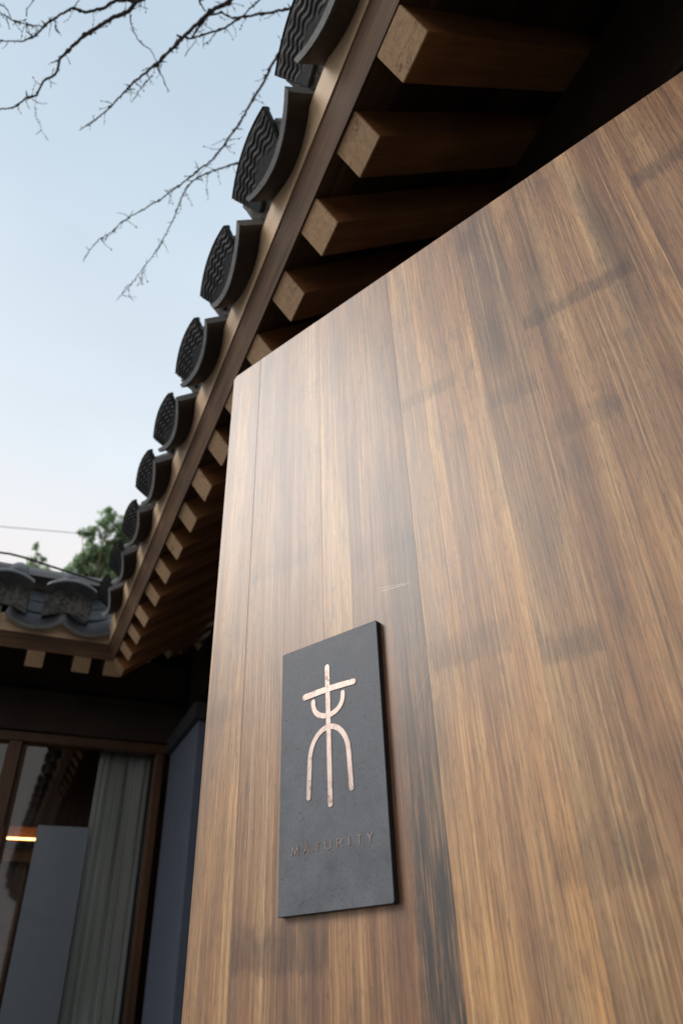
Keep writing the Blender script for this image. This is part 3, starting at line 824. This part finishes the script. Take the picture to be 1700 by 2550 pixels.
# ------------------------------------------------------------------ bare overhanging tree
tree = empty('bare_tree', (6.0, 3.5, 0)); tag(tree, 'leafless tree whose thin dark budded branches reach down over the sky at the upper left', 'tree')
def at(x, y, dist): return ray(x, y) * dist + Vector((0, 0, H))
def tbuild(name, parts, m, parent, **kw):
    vs, fs = [], []
    for pts, rads, n in parts: tube(pts, rads, n, vs, fs)
    me = mesh(name, [p - parent.location for p in vs], fs, m, smooth=True)
    o = obj(name, me, parent, fix=False); return o
def knobbly(px, r0, r1, dist0, dist1, seed):
    r0 *= .78; r1 *= .9
    rr = random.Random(seed); pts, rads, xy = [], [], []
    segs = []
    for a, b in zip(px[:-1], px[1:]):
        n = max(2, int(math.hypot(b[0] - a[0], b[1] - a[1]) / 7))
        for k in range(n): segs.append((a[0] + (b[0] - a[0]) * k / n, a[1] + (b[1] - a[1]) * k / n))
    segs.append(px[-1]); N = len(segs)
    for i, (x, y) in enumerate(segs):
        t_ = i / (N - 1); D = dist0 + (dist1 - dist0) * t_
        jx, jy = rr.uniform(-1, 1), rr.uniform(-1, 1)
        p = at(x + jx * 1.6, y + jy * 1.6, D); pts.append(p)
        r_ = (r0 + (r1 - r0) * t_) * D / F_PX
        if rr.random() < .22: r_ *= rr.uniform(1.3, 1.8)
        rads.append(r_)
    return pts, rads, segs
BR = [
 ([(660, -260), (520, -130), (400, -30), (335, 8), (320, 30), (285, 42), (250, 64), (205, 92), (175, 122), (150, 148), (143, 178), (125, 195), (108, 203), (90, 238), (62, 246), (38, 266), (-20, 277)], 9, 1.1),
 ([(400, -30), (345, 2), (290, 0), (258, 21), (212, 31), (185, 19), (152, 36), (128, 52), (108, 68), (92, 88), (60, 102), (30, 103), (-10, 100)], 5, .9),
 ([(-20, 18), (30, 50), (68, 60), (108, 66)], 1.4, 1.0),
 ([(-10, 5), (18, 22), (28, 48)], 1.2, .8),
 ([(70, 58), (66, 78), (84, 92)], 1.4, .8),
 ([(760, -160), (640, -70), (570, 5), (522, 28), (490, 60), (455, 92), (420, 130), (393, 158), (360, 183), (330, 208), (300, 240), (270, 272), (235, 300), (200, 324)], 7.5, .9),
 ([(393, 158), (375, 125), (350, 105), (330, 75), (325, 35)], 1.0, 1.3),
 ([(393, 165), (408, 200), (420, 233)], 1.8, .6),
 ([(382, 186), (355, 215), (328, 256)], 1.3, .5),
 ([(440, 88), (475, 96), (510, 86), (555, 73), (603, 42), (660, 33), (760, 15), (860, -60)], 2.0, 3.2),
 ([(603, 42), (622, 22), (646, 0), (690, -60)], 1.6, 2.4),
 ([(478, 94), (500, 62), (520, 38), (552, 30), (578, 46), (600, 42)], 2.6, 1.6),
 ([(490, -30), (500, 8), (512, 30)], 1.4, 1.6),
 ([(508, 84), (508, 100), (507, 120)], .9, .5),
 ([(488, 100), (470, 125), (460, 142)], .8, .9),
 ([(900, -200), (800, -30), (730, 80), (674, 165), (655, 208), (632, 242), (610, 283), (588, 318), (560, 358), (527, 400), (497, 422), (455, 455), (420, 480), (395, 500), (360, 520), (320, 541), (277, 578), (250, 594), (222, 624), (208, 650)], 5, .7),
 ([(900, 250), (760, 340), (660, 385), (600, 404), (580, 408), (545, 420), (515, 432), (480, 450), (460, 476), (445, 510), (430, 552), (410, 590), (395, 617), (370, 650), (350, 680), (322, 712), (290, 750)], 3.6, .5),
 ([(560, 358), (575, 370)], 1.4, .8), ([(497, 422), (485, 400)], 1.3, .6),
 ([(517, 434), (515, 470), (518, 498)], .7, .5),
 ([(88, 240), (90, 290), (108, 330), (120, 350)], .5, .5), ([(125, 195), (128, 222)], 1, .6),
 ([(150, 150), (128, 155)], 1.6, .7), ([(138, 60), (140, 75), (150, 84)], 1.6, .9), ([(66, 40), (70, 20), (84, 0), (90, -30)], .8, 1.0),
 ([(420, 480), (412, 470)], 1.5, .6), ([(185, 19), (200, -5), (215, -40)], .9, .8),
]
bdist = 4.6; twigs = []; allsegs = []
rr = random.Random(5)
for i, (px, r0, r1) in enumerate(BR):
    D0 = bdist
    pts, rads, segs = knobbly(px, r0, r1, D0, D0, i)
    allsegs.append(segs)
    parts = [(pts, rads, 6)]
    for k in range(1, len(segs) - 1):
        if rr.random() < .6:
            a = rr.uniform(0, 6.28); ln = rr.uniform(3, 8) * (1 if rr.random() < .82 else 2.6)
            x, y = segs[k]; w_ = max(.8, rads[k] / D0 * F_PX * .7)
            q = at(x + math.cos(a) * ln, y + math.sin(a) * ln, D0 + rr.uniform(-.02, .02))
            parts.append(([pts[k], pts[k].lerp(q, .55), q], [w_ * D0 / F_PX, w_ * .75 * D0 / F_PX, .3 * D0 / F_PX], 5))
    if i in (0, 1, 5, 9, 15, 16):
        tbuild('branch', parts, M['twig'], tree)
    else: twigs += parts
# hair-thin hanging twigs with dark buds
s_ = bdist / F_PX
for k in range(230):
    segs = allsegs[rr.choice([0, 0, 1, 2, 5, 5, 5, 9, 15, 15, 15, 16, 16])]; x, y = segs[int(rr.uniform(.05, .98) * len(segs))]
    if not (-20 < x < 700 and -20 < y < 800): continue
    a = rr.uniform(.9, 2.6) if rr.random() < .7 else rr.uniform(0, 6.28); ln = rr.uniform(8, 48); pth = [(x, y)]
    for j in range(4):
        a += rr.uniform(-.5, .5); pth.append((pth[-1][0] + math.cos(a) * ln / 4, pth[-1][1] + math.sin(a) * ln / 4))
    pts = [at(u, v_, bdist) for u, v_ in pth]
    twigs.append((pts, [.75 * s_, .65 * s_, .55 * s_, .5 * s_, .42 * s_], 4))
    for q_ in pth[1:]:
        if rr.random() < .5:
            w_ = rr.uniform(.9, 2.1); twigs.append(([at(q_[0], q_[1] - w_, bdist), at(*q_, bdist), at(q_[0] + rr.uniform(-2, 2), q_[1] + w_ * 1.6, bdist)], [.4 * s_, w_ * s_, .3 * s_], 5))
tag(tbuild('twigs', twigs, M['twig'], tree), kind='stuff')
# limbs and trunk behind the roof carry the branches
hub = Vector((4.6, 3.6, 6.9))
for i, sxy in enumerate([(660, -260), (760, -160), (860, -60), (900, -200), (900, 250)]):
    s0 = at(*sxy, bdist); mid = s0.lerp(hub, .5) + Vector((0, 0, .45))
    ra = (9, 7.5, 3.2, 5, 3.6)[i] * bdist / F_PX
    q = [s0.lerp(mid, t).lerp(mid.lerp(hub, t), t) for t in [k / 12 for k in range(13)]]
    tbuild('limb', [(q, [ra + (.05 - ra) * k / 12 for k in range(13)], 8)], M['twig'], tree)
tbuild('trunk', [([Vector((6.0, 3.5, 0)), Vector((6.0, 3.5, 2)), Vector((5.7, 3.55, 4)), Vector((5.2, 3.6, 5.6)), hub], [.26, .21, .17, .13, .06], 14)], M['bark'], tree)

# ------------------------------------------------------------------ leafy trees far behind the roof
def leafy(name, label, blobs, trunk_base, seed, n_leaf, size):
    rr = random.Random(seed); root = empty(name, trunk_base); tag(root, label, 'tree', 'leafy trees beyond the far roof')
    top_ = sum((Vector(b[0]) for b in blobs), Vector()) / len(blobs)
    base = Vector(trunk_base)
    tp = [base, base.lerp(top_, .4) + Vector((.2, 0, 0)), base.lerp(top_, .75), top_]
    parts = [(tp, [.22, .14, .05, .015], 8)]
    vs, fs = [], []
    for c, r in blobs:
        c = Vector(c); parts.append(([tp[2], tp[2].lerp(c, .6) + Vector((0, 0, .1)), c], [.035, .02, .008], 6))
        for k in range(int(n_leaf * r * r)):
            v_ = Vector((rr.gauss(0, 1), rr.gauss(0, 1), rr.gauss(0, 1))).normalized() * r * rr.random() ** .5
            v_.z *= .85; p = c + v_
            if noise.noise(p * 2.2) < -.12: continue
            a = Vector((rr.gauss(0, 1), rr.gauss(0, 1), rr.gauss(0, 1))).normalized(); b = a.orthogonal().normalized(); s_ = size * rr.uniform(.6, 1.3)
            kk = len(vs); vs += [p - a * s_, p + b * s_ * .45, p + a * s_, p - b * s_ * .45]; fs.append((kk, kk + 1, kk + 2, kk + 3))
    tbuild('trunk', parts, M['bark'], root)
    me = mesh('crown', [p - root.location for p in vs], fs, M['leaf'])
    obj('crown', me, root, fix=False)
def far(x, y, D=30): v_ = ray(x, y) * D; return (v_.x, v_.y, v_.z + H)
leafy('leafy_tree', 'green leafy tree rising behind the far roof, beside the near eave tiles', [(far(262, 1292), .42), (far(285, 1300), .55), (far(300, 1340), .7), (far(232, 1330), .38), (far(205, 1328), .24), (far(248, 1375), .7), (far(210, 1400), .45), (far(300, 1400), 1.0), (far(200, 1440), .8), (far(330, 1360), .9), (far(270, 1272), .18), (far(262, 1450), 1.1)], (1.5, 25.5, 0), 3, 3200, .10)
leafy('leafy_tree', 'small tip of a green tree showing left of the taller tree above the far roof', [(far(93, 1362), .20), (far(97, 1378), .14), (far(80, 1392), .22), (far(108, 1392), .16), (far(92, 1425), .55), (far(60, 1450), .6)], (-1.0, 26, 0), 8, 2600, .085)

# ------------------------------------------------------------------ unseen wall added behind the lens to block bright sky in the window reflection
cw = empty('added_courtyard_wall', (-2.5, -4.6, 0)); tag(cw, 'unseen dark timber boarded wall with tiled top, added to darken the reflection in the far window', 'wall')
for i in range(37):
    box('board', -7.4 + i * .27, -7.4 + i * .27 + .262, -.02 + .006 * (i % 2), .03, .1, 2.5, M['inside_wood'], cw)
box('footing', -7.45, 2.6, -.06, .08, 0, .097, M['coping'], cw); box('tile_coping', -7.45, 2.6, -.16, .18, 2.503, 2.6, M['tile'], cw, .02)

# ------------------------------------------------------------------ wires
def wire(name, label, pts, rad):
    vs, fs = tube(pts, [rad] * len(pts), 6)
    base = pts[0].copy(); o = obj(name, mesh(name, [p - base for p in vs], fs, M['black'], smooth=True), None, base, fix=False)
    tag(o, label, 'cable'); return o
a, b = at(0, 1311, 14), at(300, 1336, 14.0); dd = b - a
wire('overhead_wire', 'thin overhead wire crossing the pale sky above the far roof', [a - dd * 4 + Vector((0, 0, .5)), a - dd * 1.5 + Vector((0, 0, .1)), a, a.lerp(b, .5) - Vector((0, 0, .005)), b, b + dd * 3 + Vector((0, 0, .2))], .006)
for pos, lab in ((a - dd * 4 + Vector((0, 0, .5)), 'left'), (b + dd * 3 + Vector((0, 0, .2)), 'right')):
    vs, fs = tube([Vector((0, 0, 0)), Vector((0, 0, pos.z + .4))], [.14, .09], 12)
    o = obj('utility_pole', mesh('utility_pole', vs, fs, M['ground'], smooth=True), None, (pos.x, pos.y + .1, 0), fix=False)
    tag(o, 'grey utility pole holding the ' + lab + ' end of the overhead wire', 'pole')
cp = [(-60, 1370), (0, 1376), (25, 1379), (60, 1388), (120, 1408), (180, 1427), (240, 1447), (285, 1462)]
wire('roof_cable', 'thick black cable lying across the tiles of the far roof', [at(x, y, d_) for (x, y), d_ in zip(cp, (5.2, 5.16, 5.14, 5.1, 5.05, 5.0, 4.95, 4.9))], .0075)
